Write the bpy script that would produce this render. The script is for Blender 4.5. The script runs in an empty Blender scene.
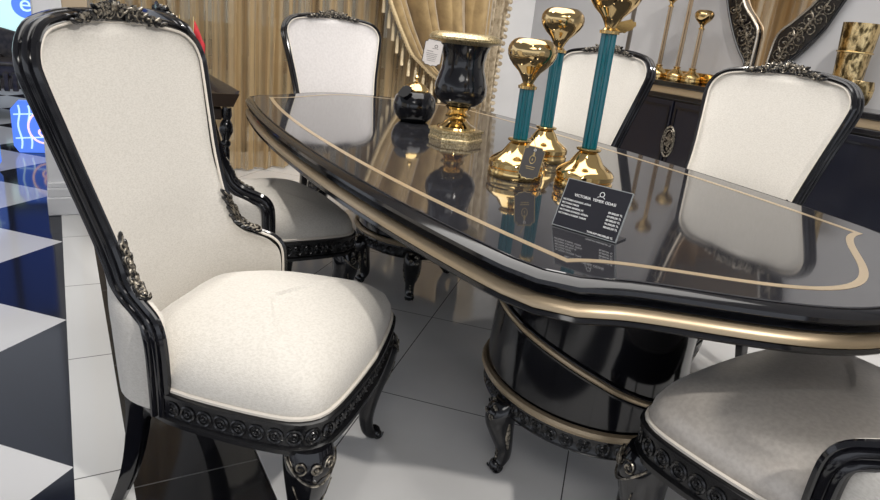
import bpy, bmesh, math, random
from mathutils import Vector, Matrix
random.seed(7)
PI = math.pi
S = bpy.context.scene
C = S.collection

# ------------------------------------------------------------------ camera, world, lights, exposure
CAM_H, PITCH, ROLL, YAW, F_PX = 1.17, math.radians(18.8), math.radians(6.2), math.radians(-31.2), 650.0
cam_data = bpy.data.cameras.new('camera')
cam_data.sensor_width = 36.0
cam_data.lens = 36.0 * F_PX / 880.0
cam_data.clip_start = 0.02
cam = bpy.data.objects.new('camera', cam_data)
C.objects.link(cam)
cam.matrix_world = (Matrix.Translation((0, 0, CAM_H)) @ Matrix.Rotation(YAW, 4, 'Z')
                    @ Matrix.Rotation(PI / 2 - PITCH, 4, 'X') @ Matrix.Rotation(ROLL, 4, 'Z'))
S.camera = cam

world = bpy.data.worlds.new('world')
S.world = world
world.use_nodes = True
bg = world.node_tree.nodes['Background']
bg.inputs[0].default_value = (0.80, 0.84, 0.92, 1)
bg.inputs[1].default_value = 1.22

def spot(loc, aim, watts, size_deg=90, blend=0.6, radius=0.06, col=(1, 0.95, 0.88)):
    d = bpy.data.lights.new('ceiling_spotlight', 'SPOT')
    d.energy = watts; d.spot_size = math.radians(size_deg); d.spot_blend = blend
    d.shadow_soft_size = radius; d.color = col
    o = bpy.data.objects.new('ceiling_spotlight', d); C.objects.link(o)
    o.location = loc
    o.rotation_euler = (Vector(aim) - Vector(loc)).to_track_quat('-Z', 'Y').to_euler()
    return o

def area(loc, rot, sx, sy, watts, col=(1, 0.97, 0.93)):
    d = bpy.data.lights.new('ceiling_light_panel', 'AREA')
    d.shape = 'RECTANGLE'; d.size = sx; d.size_y = sy; d.energy = watts; d.color = col
    o = bpy.data.objects.new('ceiling_light_panel', d); C.objects.link(o)
    o.location = loc; o.rotation_euler = rot
    return o

spot((1.05, -1.15, 2.95), (0.9, 1.0, 0.3), 215, 95, 0.7, 0.05)
spot((0.35, 0.55, 2.95), (0.35, 1.3, 0.4), 22, 60, 0.8, 0.05)
spot((0.2, 2.6, 2.95), (1.4, 2.6, 0.6), 110, 100, 0.8, 0.05)
spot((2.9, 3.0, 2.95), (2.9, 4.9, 0.8), 190, 90, 0.8, 0.05)
spot((2.6, 1.0, 2.95), (3.9, 2.4, 0.9), 120, 110, 0.8, 0.05)
area((1.4, 2.4, 2.97), (0, 0, 0), 2.2, 3.0, 72)
area((-0.6, -1.0, 2.97), (0, 0, 0), 1.5, 1.5, 30)

S.view_settings.view_transform = 'Standard'
S.view_settings.look = 'None'
S.view_settings.exposure = 0.0
S.view_settings.gamma = 1.0

# ------------------------------------------------------------------ materials
def mat(name, col, rough=0.5, metal=0.0, ior=None, coat=0.0, sheen=0.0, emit=None, estr=0.0, trans=0.0, spec=None):
    m = bpy.data.materials.new(name); m.use_nodes = True
    b = m.node_tree.nodes['Principled BSDF']
    b.inputs['Base Color'].default_value = (*col, 1)
    b.inputs['Roughness'].default_value = rough
    b.inputs['Metallic'].default_value = metal
    if ior: b.inputs['IOR'].default_value = ior
    if coat: b.inputs['Coat Weight'].default_value = coat; b.inputs['Coat Roughness'].default_value = 0.03
    if sheen: b.inputs['Sheen Weight'].default_value = sheen
    if trans: b.inputs['Transmission Weight'].default_value = trans
    if spec is not None: b.inputs['Specular IOR Level'].default_value = spec
    if emit: b.inputs['Emission Color'].default_value = (*emit, 1); b.inputs['Emission Strength'].default_value = estr
    return m

def nodes(m): return m.node_tree.nodes, m.node_tree.links, m.node_tree.nodes['Principled BSDF']

def noise_col(m, c1, c2, scale, detail=3, stretch=(1, 1, 1), bump=0.0, lo=0.35, hi=0.65, bscale=None):
    N, L, b = nodes(m)
    tc = N.new('ShaderNodeTexCoord'); mp = N.new('ShaderNodeMapping')
    mp.inputs['Scale'].default_value = stretch
    nz = N.new('ShaderNodeTexNoise'); nz.inputs['Scale'].default_value = scale; nz.inputs['Detail'].default_value = detail
    cr = N.new('ShaderNodeValToRGB')
    cr.color_ramp.elements[0].position = lo; cr.color_ramp.elements[0].color = (*c1, 1)
    cr.color_ramp.elements[1].position = hi; cr.color_ramp.elements[1].color = (*c2, 1)
    L.new(tc.outputs['Object'], mp.inputs[0]); L.new(mp.outputs[0], nz.inputs['Vector'])
    L.new(nz.outputs['Fac'], cr.inputs[0]); L.new(cr.outputs[0], b.inputs['Base Color'])
    if bump:
        n2 = nz
        if bscale:
            n2 = N.new('ShaderNodeTexNoise'); n2.inputs['Scale'].default_value = bscale; n2.inputs['Detail'].default_value = 2
            L.new(mp.outputs[0], n2.inputs['Vector'])
        bp = N.new('ShaderNodeBump'); bp.inputs['Strength'].default_value = bump; bp.inputs['Distance'].default_value = 0.002
        L.new(n2.outputs['Fac'], bp.inputs['Height']); L.new(bp.outputs[0], b.inputs['Normal'])
    return m

M = {}
M['lacquer'] = mat('black_lacquer', (0.006, 0.006, 0.008), 0.10, ior=1.55)
M['carved'] = mat('black_carved_wood', (0.008, 0.008, 0.009), 0.22, ior=1.5)
M['gilt'] = noise_col(mat('antique_gilt', (0.5, 0.45, 0.36), 0.3, 0.85), (0.04, 0.036, 0.032), (0.50, 0.45, 0.37), 90, lo=0.38, hi=0.66)
M['table'] = mat('polished_black_table', (0.022, 0.022, 0.026), 0.05, ior=2.3)
M['champagne'] = mat('champagne_gold_paint', (0.42, 0.33, 0.22), 0.38, 0.6)
M['inlay'] = mat('pale_gold_inlay', (0.60, 0.47, 0.31), 0.28, 0.6)
M['pale_metal'] = mat('pale_champagne_metal', (0.62, 0.56, 0.48), 0.25, 0.9)
M['brass'] = mat('polished_brass', (0.78, 0.56, 0.25), 0.09, 1.0)
M['smoky_brass'] = mat('smoky_brass', (0.42, 0.31, 0.20), 0.12, 1.0)
M['bulb_brass'] = mat('dark_mirror_brass', (0.62, 0.45, 0.22), 0.07, 1.0)
M['hammered'] = noise_col(mat('hammered_gold', (0.6, 0.43, 0.2), 0.22, 1.0), (0.10, 0.07, 0.03), (0.72, 0.54, 0.27), 38, 2, (1, 1, 0.55), bump=1.0, lo=0.38, hi=0.56)
M['granular_gold'] = noise_col(mat('granular_gold', (0.6, 0.45, 0.2), 0.3, 0.9), (0.36, 0.27, 0.13), (0.85, 0.70, 0.42), 160, 2, bump=0.8)
M['teal'] = mat('teal_lacquer', (0.0, 0.10, 0.13), 0.10, ior=1.6)
M['cream'] = noise_col(mat('cream_velvet', (0.7, 0.67, 0.6), 0.62, sheen=0.25), (0.58, 0.55, 0.50), (0.66, 0.63, 0.58), 150, 12, (1, 1, 2.2), bump=0.4, lo=0.36, hi=0.60, bscale=300)
M['satin'] = noise_col(mat('grey_satin_velvet', (0.5, 0.47, 0.43), 0.36, sheen=0.3, metal=0.25), (0.46, 0.42, 0.38), (0.53, 0.49, 0.445), 120, 8, bump=0.2, lo=0.36, hi=0.62, bscale=500)
M['silver_fabric'] = noise_col(mat('silver_cream_velvet', (0.65, 0.63, 0.62), 0.5, sheen=0.4), (0.56, 0.535, 0.53), (0.62, 0.595, 0.59), 90, 10, bump=0.2, lo=0.36, hi=0.62, bscale=420)
M['piping'] = mat('cream_piping', (0.68, 0.63, 0.56), 0.6)
M['white_wall'] = noise_col(mat('white_painted_wall', (0.74, 0.74, 0.74), 0.6), (0.70, 0.70, 0.71), (0.75, 0.75, 0.76), 3)
M['grey_wall'] = noise_col(mat('pale_grey_wall', (0.5, 0.5, 0.51), 0.55), (0.47, 0.47, 0.485), (0.51, 0.51, 0.525), 3)
M['ceiling'] = mat('white_ceiling', (0.7, 0.7, 0.7), 0.8)
M['metal_grey'] = mat('grey_metal_strip', (0.22, 0.2, 0.18), 0.3, 0.7)
M['card_black'] = mat('black_card', (0.02, 0.02, 0.026), 0.25)
M['tag_black'] = mat('matt_black_card', (0.012, 0.012, 0.014), 0.7, spec=0.2)
M['card_grey'] = mat('dark_grey_card', (0.10, 0.095, 0.095), 0.45)
M['card_white'] = mat('pale_grey_card', (0.62, 0.58, 0.56), 0.5)
M['white_print'] = mat('white_print', (0.85, 0.85, 0.85), 0.5)
M['gold_print'] = mat('gold_print', (0.55, 0.42, 0.2), 0.4, 0.4)
M['black_print'] = mat('black_print', (0.02, 0.02, 0.02), 0.5)
M['acrylic'] = mat('clear_acrylic_edge', (0.75, 0.8, 0.82), 0.08, trans=0.7, ior=1.45)
M['dark_wood'] = noise_col(mat('dark_carved_furniture', (0.03, 0.025, 0.022), 0.3), (0.015, 0.012, 0.011), (0.07, 0.055, 0.045), 24, 4, bump=0.5)
M['dark_brown'] = mat('dark_brown_wood', (0.035, 0.024, 0.018), 0.25)
M['navy'] = mat('black_navy_panel', (0.008, 0.009, 0.016), 0.16, ior=1.5)
M['mirror'] = mat('bronze_mirror', (0.55, 0.47, 0.38), 0.03, 1.0)
M['velvet_gold'] = noise_col(mat('gold_velvet_curtain', (0.4, 0.28, 0.12), 0.5, sheen=0.5), (0.22, 0.145, 0.058), (0.36, 0.25, 0.11), 14, 6, bump=0.2, lo=0.3, hi=0.7)
M['damask'] = noise_col(mat('beige_damask_curtain', (0.45, 0.36, 0.24), 0.55, sheen=0.3), (0.28, 0.22, 0.14), (0.55, 0.46, 0.33), 22, 5, bump=0.3, lo=0.4, hi=0.6)
M['fringe'] = mat('gold_fringe', (0.55, 0.43, 0.25), 0.5)
M['tassel'] = mat('pale_gold_tassel', (0.70, 0.58, 0.38), 0.45)
M['red'] = mat('red_flag_cloth', (0.55, 0.03, 0.04), 0.7)
M['yellow'] = mat('yellow_flag_cloth', (0.55, 0.45, 0.08), 0.7)
M['purple'] = mat('purple_flag_cloth', (0.13, 0.08, 0.25), 0.7)
M['flag_white'] = mat('white_flag_cloth', (0.6, 0.6, 0.62), 0.7)
M['pane'] = mat('window_pane_glass', (0.9, 0.95, 0.95), 0.02, trans=1.0, ior=1.02)
M['frame_brown'] = mat('dark_window_frame', (0.10, 0.065, 0.04), 0.4)
M['daylight'] = mat('bright_daylight_glass', (0.4, 0.5, 0.5), 0.3, emit=(0.62, 0.95, 0.92), estr=0.9)
M['blue_light'] = mat('blue_glowing_face', (0.05, 0.12, 0.5), 0.3, emit=(0.10, 0.24, 0.90), estr=0.9)
M['navy_glow'] = mat('added_deep_blue_glow', (0.02, 0.05, 0.25), 0.3, emit=(0.07, 0.14, 0.62), estr=0.5)
M['cyan_light'] = mat('pale_blue_lit_line', (0.4, 0.6, 0.9), 0.3, emit=(0.55, 0.78, 1.0), estr=1.0)
M['pink_light'] = mat('pale_pink_lit_line', (0.9, 0.6, 0.6), 0.3, emit=(1.0, 0.66, 0.66), estr=1.0)

# sheer curtain: woven cloth you can partly see through
def sheer():
    m = bpy.data.materials.new('sheer_curtain_cloth'); m.use_nodes = True
    N = m.node_tree.nodes; L = m.node_tree.links
    b = N['Principled BSDF']; out = N['Material Output']
    b.inputs['Roughness'].default_value = 0.7
    tc = N.new('ShaderNodeTexCoord'); mp = N.new('ShaderNodeMapping'); mp.inputs['Scale'].default_value = (9, 9, 0.15)
    nz = N.new('ShaderNodeTexNoise'); nz.inputs['Scale'].default_value = 1.6; nz.inputs['Detail'].default_value = 3
    cr = N.new('ShaderNodeValToRGB')
    cr.color_ramp.elements[0].position = 0.38; cr.color_ramp.elements[0].color = (0.52, 0.37, 0.19, 1)
    cr.color_ramp.elements[1].position = 0.62; cr.color_ramp.elements[1].color = (0.74, 0.59, 0.38, 1)
    L.new(tc.outputs['Object'], mp.inputs[0]); L.new(mp.outputs[0], nz.inputs['Vector']); L.new(nz.outputs['Fac'], cr.inputs[0])
    L.new(cr.outputs[0], b.inputs['Base Color'])
    tl = N.new('ShaderNodeBsdfTranslucent'); L.new(cr.outputs[0], tl.inputs[0])
    tr = N.new('ShaderNodeBsdfTransparent'); tr.inputs[0].default_value = (1.0, 0.93, 0.80, 1)
    m1 = N.new('ShaderNodeMixShader'); m1.inputs[0].default_value = 0.35
    L.new(b.outputs[0], m1.inputs[1]); L.new(tl.outputs[0], m1.inputs[2])
    m2 = N.new('ShaderNodeMixShader')
    fr = N.new('ShaderNodeMapRange'); fr.inputs[1].default_value = 0.4; fr.inputs[2].default_value = 0.6
    fr.inputs[3].default_value = 0.10; fr.inputs[4].default_value = 0.75
    L.new(nz.outputs['Fac'], fr.inputs[0]); L.new(fr.outputs[0], m2.inputs[0])
    L.new(m1.outputs[0], m2.inputs[1]); L.new(tr.outputs[0], m2.inputs[2])
    L.new(m2.outputs[0], out.inputs[0])
    return m
M['sheer'] = sheer()

TILE_DIAG = 0.915
def tile_mat(name, kind):
    """square tiles laid at 45 degrees; kind 'grey' plain with grout, 'check' black and white"""
    m = mat(name, (0.4, 0.4, 0.4), 0.08, ior=1.5 if kind == 'grey' else 1.33)
    N, L, b = nodes(m)
    tc = N.new('ShaderNodeTexCoord'); sx = N.new('ShaderNodeSeparateXYZ')
    L.new(tc.outputs['Object'], sx.inputs[0])
    def math_(op, a, c=None, v=None):
        n = N.new('ShaderNodeMath'); n.operation = op
        L.new(a, n.inputs[0])
        if c is not None: L.new(c, n.inputs[1])
        if v is not None: n.inputs[1].default_value = v
        return n.outputs[0]
    if kind == 'grey':
        p = math_('ADD', math_('ADD', sx.outputs[0], sx.outputs[1]), v=-2.57)
        q = math_('ADD', math_('SUBTRACT', sx.outputs[0], sx.outputs[1]), v=0.86)
    else:
        p = math_('ADD', math_('ADD', sx.outputs[0], sx.outputs[1]), v=-(-0.04 + 1.64) + 10 * TILE_DIAG)
        q = math_('ADD', math_('SUBTRACT', sx.outputs[0], sx.outputs[1]), v=-(-0.04 - 1.64) + 10 * TILE_DIAG)
    p = math_('DIVIDE', p, v=TILE_DIAG); q = math_('DIVIDE', q, v=TILE_DIAG)
    nz = N.new('ShaderNodeTexNoise'); nz.inputs['Scale'].default_value = 3.0; nz.inputs['Detail'].default_value = 4
    L.new(tc.outputs['Object'], nz.inputs['Vector'])
    mix = N.new('ShaderNodeMix'); mix.data_type = 'RGBA'
    if kind == 'grey':
        def line(a):
            fr = math_('FRACT', a); d = math_('ABSOLUTE', math_('SUBTRACT', fr, v=0.5))
            return math_('GREATER_THAN', d, v=0.5 - 0.0028)
        g = math_('MAXIMUM', line(p), line(q))
        cr = N.new('ShaderNodeValToRGB')
        cr.color_ramp.elements[0].position = 0.3; cr.color_ramp.elements[0].color = (0.72, 0.715, 0.71, 1)
        cr.color_ramp.elements[1].position = 0.7; cr.color_ramp.elements[1].color = (0.80, 0.795, 0.79, 1)
        L.new(nz.outputs['Fac'], cr.inputs[0])
        L.new(g, mix.inputs[0]); L.new(cr.outputs[0], mix.inputs[6]); mix.inputs[7].default_value = (0.10, 0.10, 0.10, 1)
    else:
        k = math_('ADD', math_('FLOOR', p), math_('FLOOR', q))
        par = math_('FLOORED_MODULO', k, v=2.0)
        # white where parity is odd
        sel = math_('LESS_THAN', par, v=0.5)
        L.new(sel, mix.inputs[0])
        mix.inputs[6].default_value = (0.006, 0.008, 0.016, 1); mix.inputs[7].default_value = (0.62, 0.62, 0.63, 1)
    L.new(mix.outputs[2], b.inputs['Base Color'])
    return m
M['floor_grey'] = tile_mat('polished_grey_tiles', 'grey')
M['floor_check'] = tile_mat('black_and_white_diamond_tiles', 'check')

def strip_mat(name, col, grout, y0, step):
    m = mat(name, col, 0.08, ior=1.5)
    N, L, b = nodes(m)
    tc = N.new('ShaderNodeTexCoord'); sx = N.new('ShaderNodeSeparateXYZ'); L.new(tc.outputs['Object'], sx.inputs[0])
    a = N.new('ShaderNodeMath'); a.operation = 'SUBTRACT'; a.inputs[1].default_value = y0 - 20 * step; L.new(sx.outputs[1], a.inputs[0])
    d = N.new('ShaderNodeMath'); d.operation = 'DIVIDE'; d.inputs[1].default_value = step; L.new(a.outputs[0], d.inputs[0])
    f = N.new('ShaderNodeMath'); f.operation = 'FRACT'; L.new(d.outputs[0], f.inputs[0])
    l = N.new('ShaderNodeMath'); l.operation = 'LESS_THAN'; l.inputs[1].default_value = 0.006; L.new(f.outputs[0], l.inputs[0])
    mx = N.new('ShaderNodeMix'); mx.data_type = 'RGBA'; L.new(l.outputs[0], mx.inputs[0])
    mx.inputs[6].default_value = (*col, 1); mx.inputs[7].default_value = (*grout, 1)
    L.new(mx.outputs[2], b.inputs['Base Color'])
    return m
M['strip_white'] = strip_mat('white_border_tiles', (0.68, 0.68, 0.67), (0.08, 0.08, 0.08), 1.585, 0.65)
M['strip_black'] = strip_mat('black_border_tiles', (0.010, 0.010, 0.012), (0.12, 0.12, 0.12), 1.50, 0.65)

# ------------------------------------------------------------------ mesh builder
class MB:
    def __init__(s): s.v = []; s.f = []
    def add(s, vs, fs):
        o = len(s.v); s.v += [tuple(v) for v in vs]; s.f += [tuple(i + o for i in f) for f in fs]; return s
    def grid(s, rows, closed_u=False, closed_v=False):
        """rows: list of equal-length point lists"""
        n = len(rows); m = len(rows[0]); fs = []
        for i in range(n if closed_v else n - 1):
            for j in range(m if closed_u else m - 1):
                a = i * m + j; b = i * m + (j + 1) % m; c = ((i + 1) % n) * m + (j + 1) % m; d = ((i + 1) % n) * m + j
                fs.append((a, b, c, d))
        return s.add([p for r in rows for p in r], fs)
    def loft(s, rings, caps=True, closed=False):
        n = len(rings); m = len(rings[0]); o = len(s.v)
        s.grid(rings, True, closed)
        if caps and not closed:
            s.f.append(tuple(o + i for i in range(m))[::-1]); s.f.append(tuple(o + (n - 1) * m + i for i in range(m)))
        return s
    def tube(s, path, r, n=8, closed=False, up=(0, 0, 1), sq=1.0, caps=True):
        P = [Vector(p) for p in path]; k = len(P); rings = []
        nv = None
        for i in range(k):
            a = P[i - 1] if (i > 0 or closed) else P[0]; b = P[(i + 1) % k] if (i < k - 1 or closed) else P[-1]
            t = (b - a)
            t = t.normalized() if t.length > 1e-9 else Vector((0, 0, 1))
            if nv is None:
                u = Vector(up)
                if abs(u.dot(t)) > 0.95: u = Vector((1, 0, 0))
                nv = (u - t * u.dot(t)).normalized()
            else:
                nv = (nv - t * nv.dot(t)); nv = nv.normalized() if nv.length > 1e-6 else Vector((1, 0, 0))
            bv = t.cross(nv)
            rr = r[i] if isinstance(r, (list, tuple)) else r
            rings.append([P[i] + nv * (math.cos(2 * PI * j / n) * rr) + bv * (math.sin(2 * PI * j / n) * rr * sq) for j in range(n)])
        return s.loft(rings, caps, closed)
    def sweep(s, path, frames, prof, closed=False, caps=True):
        """prof: closed list of (a,b); frames: list of (A,B) vectors"""
        rings = []
        for p, (A, B) in zip(path, frames):
            rings.append([Vector(p) + A * a + B * b for a, b in prof])
        return s.loft(rings, caps, closed)
    def lathe(s, prof, n=24, c=(0, 0, 0), mod=None, caps=True):
        rings = []
        for i, (r, z) in enumerate(prof):
            rings.append([(c[0] + (r * (mod(i, 2 * PI * j / n) if mod else 1)) * math.cos(2 * PI * j / n),
                           c[1] + (r * (mod(i, 2 * PI * j / n) if mod else 1)) * math.sin(2 * PI * j / n), c[2] + z) for j in range(n)])
        return s.loft(rings, caps)
    def box(s, c, d, rot=0.0):
        x, y, z = d[0] / 2, d[1] / 2, d[2] / 2; cs, sn = math.cos(rot), math.sin(rot)
        vs = []
        for sz in (-1, 1):
            for sx, sy in ((-1, -1), (1, -1), (1, 1), (-1, 1)):
                X, Y = sx * x, sy * y
                vs.append((c[0] + cs * X - sn * Y, c[1] + sn * X + cs * Y, c[2] + sz * z))
        return s.add(vs, [(3, 2, 1, 0), (4, 5, 6, 7), (0, 1, 5, 4), (1, 2, 6, 5), (2, 3, 7, 6), (3, 0, 4, 7)])
    def ball(s, c, r, n=8, m=5, ax=None):
        """ellipsoid with radii r (scalar or 3) and optional axes"""
        rr = (r, r, r) if not isinstance(r, (tuple, list)) else r
        A = ax or (Vector((1, 0, 0)), Vector((0, 1, 0)), Vector((0, 0, 1))); c = Vector(c)
        rings = []
        for i in range(1, m):
            t = PI * i / m
            rings.append([c + A[0] * (rr[0] * math.sin(t) * math.cos(2 * PI * j / n)) + A[1] * (rr[1] * math.sin(t) * math.sin(2 * PI * j / n)) - A[2] * (rr[2] * math.cos(t)) for j in range(n)])
        o = len(s.v); s.grid(rings, True)
        lo = len(s.v); s.v.append(tuple(c - A[2] * rr[2])); s.v.append(tuple(c + A[2] * rr[2]))
        last = o + (m - 2) * n
        for j in range(n):
            s.f.append((lo, o + (j + 1) % n, o + j)); s.f.append((lo + 1, last + j, last + (j + 1) % n))
        return s
    def torus(s, c, R_, r, A, B, n=14, m=6):
        A = Vector(A); B = Vector(B); c = Vector(c)
        return s.tube([c + A * (R_ * math.cos(2 * PI * i / n)) + B * (R_ * math.sin(2 * PI * i / n)) for i in range(n)], r, m, True, up=A.cross(B))
    def prism(s, pts, A, B, N_, thick, c=(0, 0, 0)):
        """polygon pts (a,b) in plane A,B extruded along N_ by thick"""
        A = Vector(A); B = Vector(B); N_ = Vector(N_); c = Vector(c)
        r0 = [c + A * a + B * b for a, b in pts]; r1 = [p + N_ * thick for p in r0]
        return s.loft([r0, r1], True)
    def build(s, name, m, parent=None, bevel=0.0, angle=40, subdiv=0, solid=0.0):
        me = bpy.data.meshes.new(name)
        me.from_pydata(s.v, [], s.f); me.validate()
        bm = bmesh.new(); bm.from_mesh(me)
        bmesh.ops.recalc_face_normals(bm, faces=bm.faces); bm.to_mesh(me); bm.free()
        me.polygons.foreach_set('use_smooth', [True] * len(me.polygons))
        me.set_sharp_from_angle(angle=math.radians(angle))
        me.materials.append(m)
        o = bpy.data.objects.new(name, me); C.objects.link(o)
        if parent: o.parent = parent
        if bevel:
            b = o.modifiers.new('bevel', 'BEVEL'); b.width = bevel; b.segments = 2; b.limit_method = 'ANGLE'
        if subdiv:
            b = o.modifiers.new('subdivision', 'SUBSURF'); b.levels = subdiv; b.render_levels = subdiv
        if solid:
            b = o.modifiers.new('thickness', 'SOLIDIFY'); b.thickness = solid; b.offset = 0
        return o

def tag(o, label=None, cat=None, group=None, kind=None):
    if label: o['label'] = label
    if cat: o['category'] = cat
    if group: o['group'] = group
    if kind: o['kind'] = kind
    return o
def thing(name, label, cat, loc=(0, 0, 0), rz=0.0, group=None):
    o = bpy.data.objects.new(name, None); C.objects.link(o); o.empty_display_size = 0.05
    o.location = loc; o.rotation_euler = (0, 0, rz)
    return tag(o, label, cat, group)
def children_of(o): return [c for c in C.objects if c.parent == o]
def copy_tree(o, parent=None):
    c = o.copy(); C.objects.link(c)
    if parent: c.parent = parent
    for ch in children_of(o): copy_tree(ch, c)
    return c
def struct(name, mb, m, bevel=0.0):
    o = mb.build(name, m, bevel=bevel); o['kind'] = 'structure'; return o

def smooth_path(pts, n):
    """Catmull-Rom resample of control tuples of any dimension"""
    P = [tuple(p) for p in pts]; k = len(P); D = len(P[0]); out = []
    for i in range(n + 1):
        t = i / n * (k - 1); s = min(int(t), k - 2); u = t - s
        p0 = P[max(s - 1, 0)]; p1 = P[s]; p2 = P[s + 1]; p3 = P[min(s + 2, k - 1)]
        out.append(tuple(0.5 * (2 * p1[d] + (p2[d] - p0[d]) * u + (2 * p0[d] - 5 * p1[d] + 4 * p2[d] - p3[d]) * u * u + (3 * p1[d] - p0[d] - 3 * p2[d] + p3[d]) * u ** 3) for d in range(D)))
    return out
def lerp_tab(tab, x):
    if x <= tab[0][0]: return tab[0][1]
    for (a, va), (b, vb) in zip(tab, tab[1:]):
        if x <= b: return va + (vb - va) * (x - a) / (b - a)
    return tab[-1][1]

def scroll(mb, o, A, B, size, turns=1.4, r=0.004, hand=1, n=16, start=0.0, seg=5):
    """a C-scroll: spiral tube in the plane (A,B)"""
    A = Vector(A).normalized(); B = Vector(B).normalized(); o = Vector(o); N_ = A.cross(B)
    pts = []; rs = []
    for i in range(n + 1):
        t = i / n; a = start + hand * t * turns * 2 * PI; q = size * (1 - 0.82 * t)
        pts.append(o + A * (q * math.cos(a)) + B * (q * math.sin(a)))
        rs.append(r * (0.55 + 0.6 * t))
    mb.tube(pts, rs, seg, up=N_)
    mb.ball(pts[-1], r * 1.7, 6, 4)
def leaf(mb, o, d, w, L_, W, T):
    d = Vector(d).normalized(); w = Vector(w); w = (w - d * w.dot(d)).normalized()
    mb.ball(Vector(o) + d * (L_ * 0.5), (W, T, L_ * 0.55), 6, 5, (w, d.cross(w), d))

# ------------------------------------------------------------------ setting
WX, WY, CZ = 4.15, 5.55, 3.0
struct('floor', MB().box((7.4, 1.0, -0.05), (14.0, 14.0, 0.1)), M['floor_grey'])
struct('trim_1', MB().box((0.247, 1.0, -0.05), (0.314, 14.0, 0.1)), M['strip_black'])
struct('trim_2', MB().box((0.025, 1.0, -0.05), (0.13, 14.0, 0.1)), M['strip_white'])
struct('floor_left', MB().box((-4.04, 4.0, -0.05), (8.0, 20.0, 0.1)), M['floor_check'])
struct('wall_right', MB().box((WX + 0.1, 1.0, CZ / 2), (0.2, 14.0, CZ)), M['grey_wall'])
wb = MB()
wb.box((3.92, WY + 0.1, CZ / 2), (0.66, 0.2, CZ))       # right of the window
wb.box((1.73, WY + 0.1, CZ - 0.15), (3.72, 0.2, 0.3))    # above
wb.box((-0.02, WY + 0.1, CZ / 2), (0.22, 0.2, CZ))
struct('wall_back', wb, M['white_wall'])
struct('ceiling', MB().box((0, -1.2, CZ + 0.05), (16.0, 13.6, 0.1)), M['ceiling'])
struct('trim_6', MB().box((2.83, 1.0, 0.001), (0.15, 14.0, 0.004)), M['strip_white'])
# vertical panel strip on the right wall
struct('trim_3', MB().box((WX - 0.006, 4.19, 1.5), (0.018, 0.035, 3.0)), M['metal_grey'])
# pillar at the opening on the left
pl = MB()
pl.box((-0.025, 4.12, 1.5), (0.13, 0.36, 3.0))
pl.box((-0.02, 4.11, 0.05), (0.16, 0.40, 0.10)); pl.box((-0.02, 4.11, 0.125), (0.15, 0.385, 0.05)); pl.box((-0.02, 4.11, 0.165), (0.142, 0.375, 0.03))
struct('trim_4', pl, M['white_wall'], bevel=0.006)
pb = MB(); pb.box((0.098, 4.13, 1.5), (0.115, 0.33, 3.0)); pb.box((0.098, 4.12, 0.05), (0.135, 0.37, 0.10))
struct('trim_5', pb, mat('beige_pillar_panel', (0.48, 0.38, 0.26), 0.5), bevel=0.005)

# the curtained window
wf = MB()
for x in (0.12, 0.72, 1.32, 1.92, 2.52, 3.12, 3.56): wf.box((x, WY + 0.08, 1.35), (0.07, 0.08, 2.7))
for z, h in ((0.03, 0.10), (0.72, 0.10), (2.65, 0.1)): wf.box((1.84, WY + 0.08, z), (3.5, 0.08, h))
wn = tag(wf.build('window_1', M['frame_brown']), kind='structure')
pn = MB().box((1.84, WY + 0.10, 1.35), (3.46, 0.008, 2.66)).build('pane', M['pane'], wn)
# neighbouring building front seen through the sheers: masonry piers with pale bands
fac = MB().box((2.05, WY + 1.4, 0.5), (4.1, 0.2, 1.0))
for z in (.30, .90): fac.box((2.05, WY + 1.28, z), (4.1, .05, .05))
fup = MB().box((2.05, WY + 1.4, 2.1), (4.1, 0.2, 2.2))
fo = MB()
for z in (.02, .76):
    for i in range(14): fo.box((.12 + i * .29, WY + 1.27, z), (.17, .06, .15))
struct('wall_outside', fac, mat('beige_facade', (0.40, 0.32, 0.22), 0.7))
struct('wall_outside_upper', fup, mat('pale_grey_facade', (0.62, 0.63, 0.66), 0.7))
struct('trim_7', fo, mat('brown_facade_blocks', (0.06, 0.035, 0.02), 0.6))

# shop front in the far left
sf = MB()
for x in (-3.1, -1.6, -0.62, 0.35): sf.box((x, 9.1, 1.5), (0.07, 0.1, 3.0))
for z in (0.55, 1.40, 2.95): sf.box((-1.4, 9.1, z), (3.6, 0.1, 0.10))
sf.box((-1.4, 9.1, 0.25), (3.6, 0.1, 0.5))
w2 = tag(sf.build('window_2', M['dark_brown']), kind='structure')
MB().box((-1.4, 9.16, 0.98), (3.5, 0.02, 0.84)).build('pane', M['daylight'], w2)
MB().box((-1.4, 9.16, 2.18), (3.5, 0.06, 1.5)).build('added_blue_glow', M['navy_glow'], w2)  # added glowing panel out of view, turns the black floor tiles navy by reflection

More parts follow.
